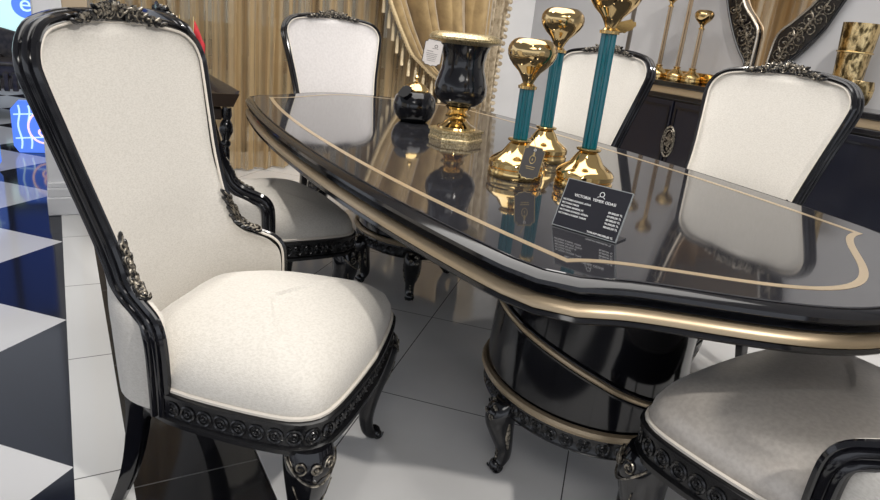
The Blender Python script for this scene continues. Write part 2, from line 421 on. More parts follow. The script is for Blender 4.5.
# ------------------------------------------------------------------ chairs
A_X, A_W, A_Z = -0.072, 0.292, 0.573
def rail_points(n=56):
    ctl = [(-.075, .280, .352), (-.075, .284, .42), (-.077, .287, .50), (-.083, .287, .543), (-.100, .278, .567), (-.130, .263, .582), (-.163, .247, .597), (-.188, .236, .618), (-.203, .230, .65),
           (-.224, .228, .70), (-.256, .240, .80), (-.282, .258, .90), (-.307, .277, 1.0), (-.316, .278, 1.036), (-.325, .262, 1.070), (-.337, .225, 1.096), (-.354, .15, 1.110), (-.366, .075, 1.115), (-.370, 0, 1.116)]
    return smooth_path(ctl, n)
CEN = [(.34, -.245), (.5, -.255), (.6, -.262), (.72, -.280), (.85, -.315), (.95, -.340), (1.05, -.360), (1.12, -.371)]
SEAT_OUT = None
def seat_outline(scale=1.0, n=56, grow=0.0):
    ctl = [(-.235, 0), (-.235, .10), (-.215, .185), (-.14, .245), (-.06, .282), (.06, .297), (.16, .300), (.215, .292), (.252, .262), (.268, .20), (.278, .10), (.283, 0)]
    half = smooth_path(ctl, n // 2)
    pts = half + [(x, -y) for x, y in half[-2:0:-1]]
    if grow:
        out = []
        k = len(pts)
        for i in range(k):
            a = Vector(pts[i - 1]); b = Vector(pts[(i + 1) % k]); t = (b - a).normalized()
            out.append((pts[i][0] - t.y * grow * -1 * -1, pts[i][1] + t.x * grow))
        pts = out
    return pts

def make_chair(cushion, back):
    root = thing('dining_chair', 'chair', 'chair')
    rp = rail_points()
    # ---- rails (each side one carved moulded rail; the crest closes them)
    full = rp + [(x, -y, z) for x, y, z in rp[-2::-1]]
    k = len(full); fr = []
    for i, p in enumerate(full):
        a = Vector(full[max(i - 1, 0)]); b = Vector(full[min(i + 1, k - 1)]); t = (b - a).normalized()
        cen = Vector((p[0] - 0.03, 0, min(max(p[2], .40), .86)))
        I = cen - Vector(p); I = (I - t * I.dot(t)).normalized()
        fr.append((I, t.cross(I).normalized()))
    prof = [(-.011, -.032), (-.015, -.028), (-.015, -.021), (-.010, -.018), (-.014, -.013), (-.014, -.005), (-.009, -.002), (-.013, .003), (-.011, .011), (-.006, .013), (-.002, .009), (.001, .012), (.004, .009), (.005, .002), (.005, -.032)]
    # mirrored half needs the profile's front to stay in front: B flips smoothly since I and t are continuous
    sgn = 1 if fr[k // 2][1].x > 0 else -1
    prof = [(a, sgn * b) for a, b in prof]
    MB().sweep(full, fr, prof).build('back_frame', M['lacquer'], root, angle=50)
    # ---- upholstered back: inner face + outer face
    NP = 26; inner = []; outer = []; pip = []
    e = 2 / 2.6
    rows = [p for p in rp]
    for p in rows:
        xr, yr, zr = p; xc = min(lerp_tab(CEN, zr), xr - 0.006); D = xr - xc; ri = []; ro = []
        for j in range(NP + 1):
            ph = PI * j / NP; c = math.cos(ph); s_ = max(math.sin(ph), 0)
            y = (yr - lerp_tab([(.5, .012), (.565, .022), (.62, .022), (.70, .009), (.80, .001)], zr)) * math.copysign(abs(c) ** e, c); d = s_ ** e
            puff = 0.012 * (1 - abs(2 * j / NP - 1) ** 6) * lerp_tab([(.45, .3), (.95, 1.0)], zr) * min(1, max(0, (1.116 - zr) / 0.03))
            ri.append((xr + 0.004 - D * d + puff, y, zr))
            ro.append((xr - 0.014 - (D + 0.020) * d, (yr - .004) * math.copysign(abs(c) ** e, c), zr))
        inner.append(ri); outer.append(ro)
    mb = MB(); rings = [a + b[::-1] for a, b in zip(inner, outer)]
    mb.loft(rings, caps=False)
    mb.build('back_upholstery', back, root, angle=60)
    # piping along the inside of the frame
    pth = [Vector(p) + I * 0.0065 + B * (sgn * 0.008) for p, (I, B) in zip(full, fr)]
    MB().tube(pth, 0.0035, 6).build('back_piping', M['piping'], root)
    # ---- seat cushion
    lvl = [(1.0, .405), (1.008, .424), (.995, .446), (.95, .470), (.85, .494), (.68, .513), (.47, .524), (.23, .530), (.06, .531)]
    rings = []
    o0 = seat_outline()
    for s_, z in lvl:
        rings.append([(0.02 + (x - 0.02) * s_, y * s_, z - 0.010 * (1 if x > 0.2 else 0) * (1 - s_)) for x, y in o0])
    MB().loft(rings, caps=True).build('seat_cushion', cushion, root, angle=60)
    op = seat_outline(grow=0.004)
    MB().tube([(x, y, .415) for x, y in op], 0.0052, 6, True).build('seat_piping', M['piping'], root)
    # ---- carved apron
    oo = seat_outline(grow=0.010); oi = seat_outline(grow=-0.02)
    pr = [(.0, .337), (.006, .340), (.006, .350), (-.002, .354), (-.002, .396), (.006, .400), (.006, .408), (.0, .411)]
    rings = []
    kk = len(oo)
    norm = []
    for i in range(kk):
        t = (Vector(oo[(i + 1) % kk]) - Vector(oo[i - 1])).normalized()
        nn = Vector((t.y, -t.x))
        if nn.dot(Vector(oo[i]) - Vector((0.02, 0))) < 0: nn = -nn
        norm.append(nn)
    for i in range(kk):
        ring = [(oo[i][0] + norm[i].x * a, oo[i][1] + norm[i].y * a, z) for a, z in pr]
        ring += [(oi[i][0], oi[i][1], .411), (oi[i][0], oi[i][1], .337)]
        rings.append(ring)
    ap = MB(); ap.loft(rings, closed=True)
    # guilloche rosettes
    acc = 0.0; step = 0.0385; last = None
    L_ = [0.0]
    for i in range(1, kk + 1): L_.append(L_[-1] + (Vector(oo[i % kk]) - Vector(oo[i - 1])).length)
    tot = L_[-1]; nr = int(tot / step); seg = 0
    for q in range(nr):
        d = tot * q / nr
        i = max(j for j in range(kk) if L_[j] <= d); u = (d - L_[i]) / max(L_[i + 1] - L_[i], 1e-6)
        a, b = Vector(oo[i]), Vector(oo[(i + 1) % kk]); p = a.lerp(b, u); nn = norm[i].lerp(norm[(i + 1) % kk], u).normalized()
        if p.x < -0.10: continue
        c = Vector((p.x - nn.x * 0.001, p.y - nn.y * 0.001, .375)); T = Vector((-nn.y, nn.x, 0))
        ap.torus(c, 0.0155, 0.0032, T, (0, 0, 1), 12, 5)
        ap.torus(c, 0.0075, 0.0024, T, (0, 0, 1), 8, 4)
        ap.ball(c + Vector((nn.x, nn.y, 0)) * 0.002, 0.0035, 6, 4)
    ap.build('apron', M['carved'], root, angle=45)
    # ---- front cabriole legs
    for sy in (1, -1):
        dg = Vector((0.62, 0.78 * sy, 0)).normalized(); bx = Vector((0.215, 0.245 * sy, 0))
        ctl = [(.016, .345, .050), (.024, .315, .053), (.026, .28, .051), (.018, .22, .042), (.004, .15, .030), (-.003, .09, .0225), (.002, .05, .0195), (.014, .026, .022), (.024, .012, .020)]
        path = smooth_path(ctl, 26)
        rings = []
        nseg = 20
        Tg = Vector((-dg.y, dg.x, 0))
        for a, z, r in path:
            c = bx + dg * a + Vector((0, 0, z))
            rings.append([c + dg * (r * math.cos(2 * PI * j / nseg) * (1 - 0.05 * (j % 2) * (1 if .06 < z < .29 else 0))) + Tg * (r * math.sin(2 * PI * j / nseg) * (1 - 0.05 * (j % 2) * (1 if .06 < z < .29 else 0))) for j in range(nseg)])
        lg = MB(); lg.loft(rings)
        ft = bx + dg * 0.030 + Vector((0, 0, 0.021))
        lg.ball(ft, (0.021, 0.021, 0.021), 10, 7)
        scroll(lg, ft + dg * 0.004 + Tg * 0.018, dg, (0, 0, 1), 0.018, 1.2, 0.005, -1)
        scroll(lg, ft + dg * 0.004 - Tg * 0.018, dg, (0, 0, 1), 0.018, 1.2, 0.005, -1)
        leg = lg.build('front_leg', M['lacquer'], root, angle=50)
        kn = MB()
        def onk(ang, z, off=0.0):
            rr = lerp_tab([(0.05, .0195), (.09, .0225), (.15, .030), (.22, .042), (.28, .051), (.315, .053), (.345, .050)], z) + off
            ax = lerp_tab([(0.05, .002), (.09, -.003), (.15, .004), (.22, .018), (.28, .026), (.315, .024), (.345, .016)], z)
            return bx + dg * (ax + rr * math.cos(ang)) + Tg * (rr * math.sin(ang)) + Vector((0, 0, z))
        # gilt swag outline under the knee and curls inside it
        kn.tube([onk(a, .275 + .055 * abs(a / 1.25) ** 1.6, .003) for a in [x * 0.125 for x in range(-10, 11)]], 0.0024, 5)
        for s2 in (1, -1):
            c = onk(s2 * 0.62, .312, .001); kn_n = (onk(s2 * .62, .312, .02) - onk(s2 * .62, .312)).normalized()
            scroll(kn, c + Vector((0, 0, .006)), kn_n.cross(Vector((0, 0, 1))), (0, 0, 1), 0.018, 1.4, 0.0026, s2)
            kn.tube([onk(s2 * (.95 - .5 * t), .268 - .085 * t, .001) for t in [x / 8 for x in range(9)]], [0.0016 - .0006 * x / 8 for x in range(9)], 5)
        c = onk(0, .316, .004); kn.torus(c, 0.010, 0.003, Tg, (0, 0, 1), 10, 5); kn.ball(c, 0.0055, 6, 4)
        kn.build('knee_carving', M['gilt'], leg)
    # ---- sabre back legs
    for sy in (1, -1):
        path = smooth_path([(-.205, .185 * sy, .395, .027), (-.208, .186 * sy, .30, .026), (-.222, .184 * sy, .19, .023), (-.248, .181 * sy, .09, .0195), (-.285, .178 * sy, 0.0, .0165)], 16)
        rings = []
        for x, y, z, r in path:
            pts = []
            for j in range(16):
                a = 2 * PI * j / 16; q = r * (1 / max(abs(math.cos(a)), abs(math.sin(a))) * 0.5 + 0.5)
                g = 0.88 if (j % 4 == 0) else 1.0
                pts.append((x + q * g * math.cos(a), y + q * g * 0.8 * math.sin(a), z))
            rings.append(pts)
        MB().loft(rings).build('back_leg', M['lacquer'], root, angle=35)
    # ---- carved crest
    cr = MB(); gl = MB()
    def crest_z(y): return lerp_tab([(0, 1.116), (.075, 1.115), (.15, 1.110), (.225, 1.096), (.262, 1.07)], abs(y))
    for s2 in (1, -1):
        for q, (y, dz, sz, h) in enumerate(((.018, .024, .018, 1), (.044, .021, .016, -1), (.068, .021, .016, 1), (.090, .017, .014, -1), (.112, .015, .012, 1), (.130, .012, .009, -1), (.031, .035, .010, -1), (.057, .033, .009, 1))):
            o = Vector((-.356 + .004 * (q % 3) + .10 * y, s2 * y, crest_z(y) + dz - .012))
            scroll(cr, o, (0, 1, 0), (0.25, 0, 1), sz, 1.5, 0.0060, h * s2, start=q * 1.1)
            scroll(gl, o + Vector((.005, 0, .002)), (0, 1, 0), (0.25, 0, 1), sz * .96, 1.45, 0.0032, h * s2, start=q * 1.1)
            leaf(cr, o + Vector((.002, s2 * .004, -.006)), (0.1, s2, .35 + .15 * h), (0, 0, 1), .028, .006, .005)
            leaf(gl, o + Vector((.008, s2 * .003, -.002)), (0.1, s2, .35 + .15 * h), (0, 0, 1), .022, .003, .0025)
        leaf(cr, Vector((-.345, s2 * .135, crest_z(.14) + .008)), (0, s2, -.15), (0, 0, 1), .05, .006, .006)
    for a in (-.6, -.25, 0, .25, .6):
        leaf(cr, (-.354, 0, crest_z(0) + .006), (0, math.sin(a), math.cos(a)), (0, 1, 0), .036, .006, .005)
        leaf(gl, (-.349, 0, crest_z(0) + .014), (0, math.sin(a), math.cos(a)), (0, 1, 0), .022, .003, .003)
    cr.box((-.368, 0, 1.122), (.030, .20, .018))
    c1 = cr.build('carved_crest', M['carved'], root); gl.build('gilt_scrollwork', M['gilt'], c1)
    # ---- gilt leaves climbing the rails at the waist
    for sy in (1, -1):
        g = MB(); gd = MB()
        ids = [i for i, p in enumerate(rp) if -.218 < p[0] < -.135 and p[2] < .72]
        for n_, i in enumerate(ids):
            j = i if sy > 0 else k - 1 - i
            p = Vector(full[j]); I, B = fr[j]; t = (Vector(full[min(j + 1, k - 1)]) - Vector(full[max(j - 1, 0)])).normalized() * (1 if sy > 0 else -1)
            o = p + I * (0.002 + .004 * (n_ % 2)) + B * (sgn * 0.013)
            sz = 0.017 - 0.0006 * n_
            scroll(gd, o, I, t, sz, 1.3, 0.0052, 1 if n_ % 2 else -1, start=n_ * 1.3)
            leaf(gd, o, (t + I * 0.7), I, 0.034, 0.007, 0.006)
            scroll(g, o + B * (sgn * .0045), I, t, sz * .95, 1.2, 0.0028, 1 if n_ % 2 else -1, start=n_ * 1.3)
            leaf(g, o + B * (sgn * .004), (t + I * 0.7), I, 0.024, 0.003, 0.003)
        rc_ = gd.build('rail_carving', M['carved'], root)
        g.build('gilt_highlight', M['gilt'], rc_)
    return root

GRP_CH = 'carved dining chairs around the table'
chair_a = make_chair(M['cream'], M['cream'])
chair_a.location = (.385, 1.427, 0); chair_a.rotation_euler = (0, 0, math.radians(-40.1))
tag(chair_a, 'cream velvet chair with black carved frame nearest the camera, whole seat and back in view', 'chair', GRP_CH)
def chair_copy(x, y, deg, sc, label, cushion=None, back=None, tall=1.0):
    c = copy_tree(chair_a); c.location = (x, y, 0); c.rotation_euler = (0, 0, math.radians(deg)); c.scale = (sc, sc, sc * tall)
    c['label'] = label
    for ch in children_of(c):
        n = ch.name.split('.')[0]
        m = cushion if n == 'seat_cushion' else back if n == 'back_upholstery' else None
        if m:
            ch.data = ch.data.copy(); ch.data.materials[0] = m
    return c
chair_copy(.64, 2.40, 6, 1.0, 'chair mostly hidden behind the nearest cream chair, its shaded seat tucked under the table', M['cream'], M['cream'])
chair_copy(1.426, 3.462, -88.6, 1.04, 'silvery cream chair at the far head of the table in front of the sheer curtains', M['silver_fabric'], M['silver_fabric'])
chair_copy(1.947, 2.418, 184.4, 1.025, 'cream chair across the table behind the tall teal candlesticks')
chair_copy(1.953, 1.515, 181, 1.025, 'cream chair across the table in front of the mirror and black sideboard')
chair_copy(1.317, .525, 93, 1.06, 'grey satin seated chair at the near table end, only seat and one arm showing', M['satin'], M['cream'], 1.035)

# ------------------------------------------------------------------ dining table
TC = Vector((1.312, 1.968)); TA = math.radians(-1.3); TZ = 0.78
table = thing('dining_table', 'long polished black dining table with gold inlay line and gold edge on two drum pedestals', 'table', (TC.x, TC.y, 0), TA)
HL, HW, BS, BE = 1.108, 0.478, 0.090, 0.250
def tbl_base():
    side = []; end = []
    n = 40
    for i in range(n):
        u = -1 + 2 * i / n; side.append((HW + BS * (1 - abs(u) ** 2.2), u * HL))
    m = 40
    for i in range(m):
        s_ = i / m; w = 1 - 2 * s_
        b = BE * (0.5 * (1 + math.cos(PI * w))) ** 0.85
        end.append((HW * w, HL + b))
    h = side + end
    return h + [(-x, -y) for x, y in h]
TB = tbl_base()
def soften(pts, n):
    for _ in range(n):
        pts = [tuple((Vector(pts[i - 1]) + 2 * Vector(pts[i]) + Vector(pts[(i + 1) % len(pts)])) / 4) for i in range(len(pts))]
    return pts
TBS = None
def offset_loop(pts, d):
    if d > .02: pts = TBS; d -= .010
    k = len(pts); out = []
    for i in range(k):
        a = Vector(pts[i]) - Vector(pts[i - 1]); b = Vector(pts[(i + 1) % k]) - Vector(pts[i])
        a.normalize(); b.normalize()
        na = Vector((a.y, -a.x)); nb = Vector((b.y, -b.x)); nn = na + nb
        nn.normalize(); c = max(nn.dot(na), 0.6)
        out.append(tuple(Vector(pts[i]) + nn * (d / c)))
    return out
def loop_sweep(prof, closed_prof=True):
    mb = MB(); cols = [offset_loop(TB, d) for d, z in prof]
    rings = [[(cols[j][i][0], cols[j][i][1], prof[j][1]) for j in range(len(prof))] for i in range(len(TB))]
    mb.loft(rings, closed=True); return mb
TBS = soften(TB, 2)
# top slab: flat polished surface with moulded black edge
def slab(prof):
    mb = MB(); rings = []
    for d, z in prof:
        rings.append([(x, y, z) for x, y in offset_loop(TB, d)])
    mb.loft(rings, caps=True); return mb
slab([(.03, .745), (.094, .745), (.097, .7785), (.095, .780), (.05, .780)]).build('tabletop', M['table'], table, angle=35)
loop_sweep([(.09, .7358), (.106, .736), (.119, .741), (.110, .748), (.121, .754), (.130, .762), (.129, .770), (.119, .776), (.106, .779), (.101, .7765), (.0975, .7765), (.0975, .76)]).build('edge_moulding', M['lacquer'], table, angle=35)
loop_sweep([(.09, .7355), (.106, .7355), (.115, .733), (.123, .727), (.128, .720), (.128, .714), (.120, .711), (.09, .711)]).build('gold_edge_band', M['champagne'], table, angle=40)
slab([(-.02, .690), (.105, .692), (.120, .696), (.128, .703), (.124, .710), (.10, .7115), (-.02, .7115)]).build('lower_edge', M['lacquer'], table, angle=40)
loop_sweep([(-.0085, .7795), (-.0085, .7808), (.0085, .7808), (.0085, .7795)]).build('inlay_line', M['inlay'], table, angle=30)
# underframe
MB().box((0, 0, .66), (.62, 1.7, .075)).build('underframe', M['lacquer'], table, bevel=0.01)

def pedestal(world_c, angs, rx=.24, ry=.297, ph=-3.5, spin=0.0):
    """oval drum on cabriole legs; angles are world angles in degrees"""
    lc = Matrix.Rotation(-TA, 2) @ (Vector(world_c) - TC); ph = math.radians(ph) - TA
    def E(a, k=1.0, z=0.0):
        a -= ph; r = 1 / math.sqrt((math.cos(a) / rx) ** 2 + (math.sin(a) / ry) ** 2); a += ph
        return Vector((lc.x + k * r * math.cos(a), lc.y + k * r * math.sin(a), z))
    n = 72
    def drum(prof): 
        m_ = MB(); m_.loft([[E(2 * PI * i / n, k, z) for i in range(n)] for k, z in prof]); return m_
    ped = drum([(.93, .235), (1.0, .243), (1.0, .252), (.955, .256), (.955, .278), (.985, .282), (.985, .32), (.96, .45), (.97, .60), (1.0, .695)]).build('pedestal', M['lacquer'], table, angle=35)
    g = MB(); g.tube([E(2 * PI * i / n, 1.0, .264) for i in range(n)], .0125, 8, True); g.build('gold_ring', M['champagne'], ped)
    prk = [(.282, .985), (.32, .985), (.45, .96), (.60, .97), (.695, 1.0)]
    hz = [(120, .50), (160, .480), (185, .462), (200, .450), (215, .434), (232, .409), (243, .388), (259, .361), (268, .349), (285, .335), (310, .325)]
    hp = smooth_path(hz, 70); path = [E(math.radians(a + spin) - TA, lerp_tab(prk, z) + .012, z) for a, z in hp]
    b = MB(); b.tube(path, .0085, 8); b.build('gold_spiral_band', M['champagne'], ped)
    b2 = MB()
    for dz, r in ((-.0125, .005), (.0115, .004)): b2.tube([p + Vector((0, 0, dz)) for p in path], r, 6)
    b2.build('spiral_moulding', M['lacquer'], ped)
    ap_ = drum([(.90, .196), (.985, .198), (1.0, .203), (.985, .208), (.985, .240), (1.0, .244), (.99, .249), (.9, .25)])
    nr = 40
    for i in range(nr):
        a = 2 * PI * i / nr; c = E(a, .985, .224); T = (E(a + .02) - E(a - .02)).normalized(); nn = Vector((T.y, -T.x, 0))
        ap_.torus(c, .0155, .0035, T, (0, 0, 1), 12, 5); ap_.torus(c, .008, .0027, T, (0, 0, 1), 8, 4); ap_.ball(c + nn * .002, .004, 6, 4)
    ap_.build('carved_apron', M['carved'], ped, angle=45)
    for q in angs:
        a = math.radians(q) - TA; e0 = E(a); dg = (Vector((e0.x, e0.y, 0)) - Vector((lc.x, lc.y, 0))).normalized(); Tg = Vector((-dg.y, dg.x, 0)); bx = Vector((e0.x, e0.y, 0)) - dg * .055
        ctl = [(.032, .235, .038), (.050, .21, .045), (.056, .17, .043), (.042, .115, .033), (.028, .07, .024), (.030, .04, .0225), (.045, .019, .021)]
        rings = []
        for aa, z, r in smooth_path(ctl, 22):
            c = bx + dg * aa + Vector((0, 0, z)); rings.append([c + dg * (r * math.cos(2 * PI * j / 16)) + Tg * (r * .9 * math.sin(2 * PI * j / 16)) for j in range(16)])
        lg = MB(); lg.loft(rings); ft = bx + dg * .048 + Vector((0, 0, .020)); lg.ball(ft, .020, 10, 7)
        for s2 in (1, -1): scroll(lg, ft + Tg * s2 * .015, dg, (0, 0, 1), .018, 1.2, .005, -1)
        leg = lg.build('pedestal_leg', M['lacquer'], table, angle=50)
        cv = MB()
        for n_ in range(4):
            z = .232 - .013 * n_
            scroll(cv, bx + dg * (lerp_tab([(0, .06), (.17, .100), (.21, .096), (.235, .071)], z)) + Tg * (.012 * (1 if n_ % 2 else -1)) + Vector((0, 0, z)), Tg, (0, 0, 1), .011, 1.2, .0024, 1 if n_ % 2 else -1)
        for z in (.075, .06, .045): cv.ball(bx + dg * (.028 + .0235) + Vector((0, 0, z)), (.005, .005, .008), 6, 4)
        for s2 in (1, -1):
            cv.tube([bx + dg * aa + Tg * (s2 * (r * .9 - .001)) + Vector((0, 0, z)) for aa, z, r in smooth_path([(.052, .18, .043), (.045, .13, .0355), (.033, .085, .0265)], 8)], [.003, .005, .0065, .0075, .0075, .0065, .005, .004, .003], 6)
        cv.build('leg_carving', M['gilt'], leg)
pedestal((1.244, 1.206), (178, 262, 312, 100), .256, .312)
pedestal((1.40, 2.62), (248, 180, 0, 68), spin=180)

# ------------------------------------------------------------------ things on the table
def hexa(r, n=6, a0=0.0): return [(r * math.cos(a0 + 2 * PI * i / n), r * math.sin(a0 + 2 * PI * i / n)) for i in range(n)]

def text_mesh(body, size, name, m, parent, mw, align='LEFT', extrude=0.0003):
    cu = bpy.data.curves.new(name, 'FONT'); cu.body = body; cu.size = size; cu.align_x = align; cu.extrude = extrude; cu.resolution_u = 3
    to = bpy.data.objects.new(name, cu); C.objects.link(to)
    bpy.context.view_layer.update()
    me = bpy.data.meshes.new_from_object(to.evaluated_get(bpy.context.evaluated_depsgraph_get()))
    bpy.data.objects.remove(to); me.name = name
    me.materials.clear(); me.materials.append(m)
    o = bpy.data.objects.new(name, me); C.objects.link(o); o.parent = parent; o.matrix_local = mw
    return o

def candlestick(x, y, z0, bh, ch, rb, label, column=None, group='teal candlesticks on the table', metal=None, bulb=None, bk=1.0):
    metal = metal or M['brass']; column = column or M['teal']; bulb = bulb or M['bulb_brass']
    t = thing('candlestick', label, 'candlestick', (x, y, z0), 0, group)
    h = bh
    MB().lathe([(rb * .97, 0), (rb, .004), (rb, .016), (rb * .985, .020), (rb * .955, .020), (rb * .955, .026), (rb * 1.0, .030), (rb * 1.0, .042), (rb * .93, .050), (rb * .80, .058), (rb * .58, .070), (rb * .42, h * .80), (rb * .33, h * .88),
                (rb * .31, h * .90), (rb * .40, h * .92), (rb * .43, h * .955), (rb * .40, h * .985), (rb * .30, h)], 40).build('base', metal, t, angle=35)
    rc = rb * .235
    cm = MB(); nz = 48
    cm.lathe([(rc, h), (rc, h + ch)], nz, mod=lambda i, a: 1.0 + 0.10 * math.cos(12 * a))
    cm.build('fluted_column', column, t, angle=50)
    zc = h + ch
    MB().lathe([(rc * .9, zc - .002), (rc * 1.35, zc), (rc * 1.4, zc + .008), (rc * 1.05, zc + .010), (rc * .9, zc + .014)], 28).build('collar', metal, t, angle=35)
    b = rb * .84 * bk
    prof = [(rc * .75, .012), (rc * .8, .020), (rc * 1.15, .036), (b * .46, .052), (b * .70, .069), (b * .88, .086), (b * .975, .102), (b * 1.0, .115), (b * .98, .127), (b * .90, .139), (b * .78, .148), (b * .63, .154), (b * .52, .155), (b * .48, .152), (b * .45, .143), (b * .2, .135)]
    k = rb / .075 * .80 * bk
    MB().lathe([(r, zc + z * k) for r, z in prof], 36).build('bulb', bulb, t, angle=40)
    return t
candlestick(1.150, 1.520, TZ, .112, .140, .082, 'shortest teal candlestick with a brass bulb, dark tag hanging at its base')
candlestick(1.415, 1.735, TZ, .115, .238, .082, 'medium height teal candlestick with brass bulb standing furthest back of the three')
candlestick(1.285, 1.375, TZ, .115, .305, .082, 'tallest teal candlestick standing behind the black price sign')

# price sign
def quat_frame(loc, right, up):
    r = Vector(right).normalized(); u = Vector(up); u = (u - r * u.dot(r)).normalized(); n = r.cross(u)
    return Matrix(((r.x, u.x, n.x, loc[0]), (r.y, u.y, n.y, loc[1]), (r.z, u.z, n.z, loc[2]), (0, 0, 0, 1)))
sg0 = Vector((.934, 1.074, TZ + .002)); sg1 = Vector((.988, .930, TZ + .002))
sdir = (sg1 - sg0); sw = sdir.length; sdir.normalize()
back_dir = Vector((-sdir.y, sdir.x, 0))
if back_dir.dot(Vector((0.52, 0.85, 0))) < 0: back_dir = -back_dir
lean = math.radians(24); sup = Vector((0, 0, math.cos(lean))) + back_dir * math.sin(lean); SH = .110
sign = thing('price_sign', 'black acrylic price sign with white lettering leaning back on the tabletop', 'sign', tuple((sg0 + sg1) / 2))
sign.matrix_world = quat_frame((sg0 + sg1) / 2, sdir, sup)
MB().box((0, SH / 2, -.002), (sw, SH, .004)).build('sign_panel', M['card_black'], sign, bevel=0.0006)
ed = MB()
for x in (-sw / 2, sw / 2): ed.box((x, SH / 2, -.002), (.0018, SH, .0052))
for y in (0.0008, SH): ed.box((0, y, -.002), (sw, .0018, .0052))
ed.build('clear_edge', M['acrylic'], sign)
inv = sign.matrix_world.to_3x3().inverted()
ftm = MB(); bl = inv @ back_dir; rl = Vector((1, 0, 0)); ul = inv @ Vector((0, 0, 1))
c0 = Vector((0, 0, -.004)); 
ftm.loft([[c0 - rl * sw / 2, c0 + rl * sw / 2, c0 + rl * sw / 2 + bl * .05, c0 - rl * sw / 2 + bl * .05],
          [c0 - rl * sw / 2 + ul * .003, c0 + rl * sw / 2 + ul * .003, c0 + rl * sw / 2 + bl * .05 + ul * .003, c0 - rl * sw / 2 + bl * .05 + ul * .003]])
ftm.build('foot', M['card_black'], sign)
def sline(t, x, y, size, al, nm='lettering'):
    text_mesh(t, size, nm, M['white_print'], sign, Matrix.Translation((x, y, .0003)), al)
sline('VICTORIA  YEMEK ODASI', 0, SH - .036, .0088, 'CENTER')
for i, (t, p) in enumerate((('VICTORIA KONSOL AYNA', '89.000,00 TL'), ('VICTORIA MASA', '69.000,00 TL'), ('VICTORIA SANDALYE', '88.000,00 TL'), ('VICTORIA KONSOL VITRIN', '96.000,00 TL'), ('VICTORIA 6 KISILIK TAKIM', '98.000,00 TL'))):
    sline(t, -sw / 2 + .004, SH - .049 - .0080 * i, .0058, 'LEFT'); sline(p, sw / 2 - .005, SH - .054 - .0080 * i, .0062, 'RIGHT')
sline('TOPLAM 440.000,00 TL', sw / 2 - .008, .0045, .0062, 'RIGHT')
lo = MB(); 
lo.torus((.012, SH - .018, .0006), .0052, .0007, (1, 0, 0), (0, 1, 0), 14, 5); lo.tube([(.003, SH - .026, .0006), (.008, SH - .0235, .0006)], .0006, 5); lo.tube([(.016, SH - .0235, .0006), (.021, SH - .026, .0006)], .0006, 5)
lo.build('emblem', M['white_print'], sign)

# hang tag on the shortest candlestick
tg_c = Vector((1.112, 1.404, TZ + .066))
right = Vector((.80, -.55, -.12)); up = Vector((-.42, .08, 1.0)); 
tg = thing('hang_tag', 'dark grey hang tag with gold crest propped against the shortest candlestick', 'tag', tuple(tg_c), 0)
tg.matrix_world = quat_frame(tg_c, right, up)
W_, H_ = .058, .096
def tag_shape(W_, H_):
    pts = [(-W_ / 2 + .010, H_ / 2), (W_ / 2 - .010, H_ / 2), (W_ / 2 - .008, H_ / 2 - .006), (W_ / 2, H_ / 2 - .010), (W_ / 2, -H_ / 2 + .010), (W_ / 2 - .008, -H_ / 2 + .006), (W_ / 2 - .011, -H_ / 2 + .001),
           (.006, -H_ / 2), (0, -H_ / 2 - .003), (-.006, -H_ / 2), (-W_ / 2 + .011, -H_ / 2 + .001), (-W_ / 2 + .008, -H_ / 2 + .006), (-W_ / 2, -H_ / 2 + .010), (-W_ / 2, H_ / 2 - .010), (-W_ / 2 + .008, H_ / 2 - .006)]
    return pts
MB().prism(tag_shape(W_, H_), (1, 0, 0), (0, 1, 0), (0, 0, 1), .0012).build('card', M['card_grey'], tg)
bd = MB(); bd.tube([(x * .96, y * .97, .0013) for x, y in tag_shape(W_, H_)], .0011, 5, True); bd.build('gold_border', M['gold_print'], tg)
em = MB()
em.torus((0, .010, .0014), .008, .0012, (1, 0, 0), (0, 1.5, 0), 12, 5); leaf(em, (0, .018, .0014), (0, 1, 0), (1, 0, 0), .014, .003, .001); em.box((0, -.012, .0014), (.026, .0022, .0006)); em.box((0, -.018, .0014), (.022, .0018, .0006)); em.ball((0, .009, .0014), (.002, .004, .001), 6, 4)
em.build('crest', M['gold_print'], tg)
MB().torus((0, H_ / 2 - .010, .0014), .003, .001, (1, 0, 0), (0, 1, 0), 10, 5).build('eyelet', M['white_print'], tg)
MB().tube([(0, H_ / 2 - .010, .002), (-.004, H_ / 2 + .006, .010), (-.012, H_ / 2 + .020, .004), (-.020, H_ / 2 + .022, -.018)], .0008, 5).build('string', M['gold_print'], tg)

# gold toned tag at the neck of the tallest candlestick
gt_c = Vector((1.311, 1.352, TZ + .442))
gt = thing('hang_tag', 'small gold toned tag sticking out beside the neck of the tallest teal candlestick', 'tag', tuple(gt_c))
gt.matrix_world = quat_frame(gt_c, (.80, -.50, .30), (-.35, -.10, .9))
MB().prism(tag_shape(.062, .030), (1, 0, 0), (0, 1, 0), (0, 0, 1), .0012).build('card', M['brass'], gt)
MB().tube([(-.026, 0, .001), (-.038, .002, .006), (-.048, -.004, .0)], .0008, 5).build('string', M['gold_print'], gt)
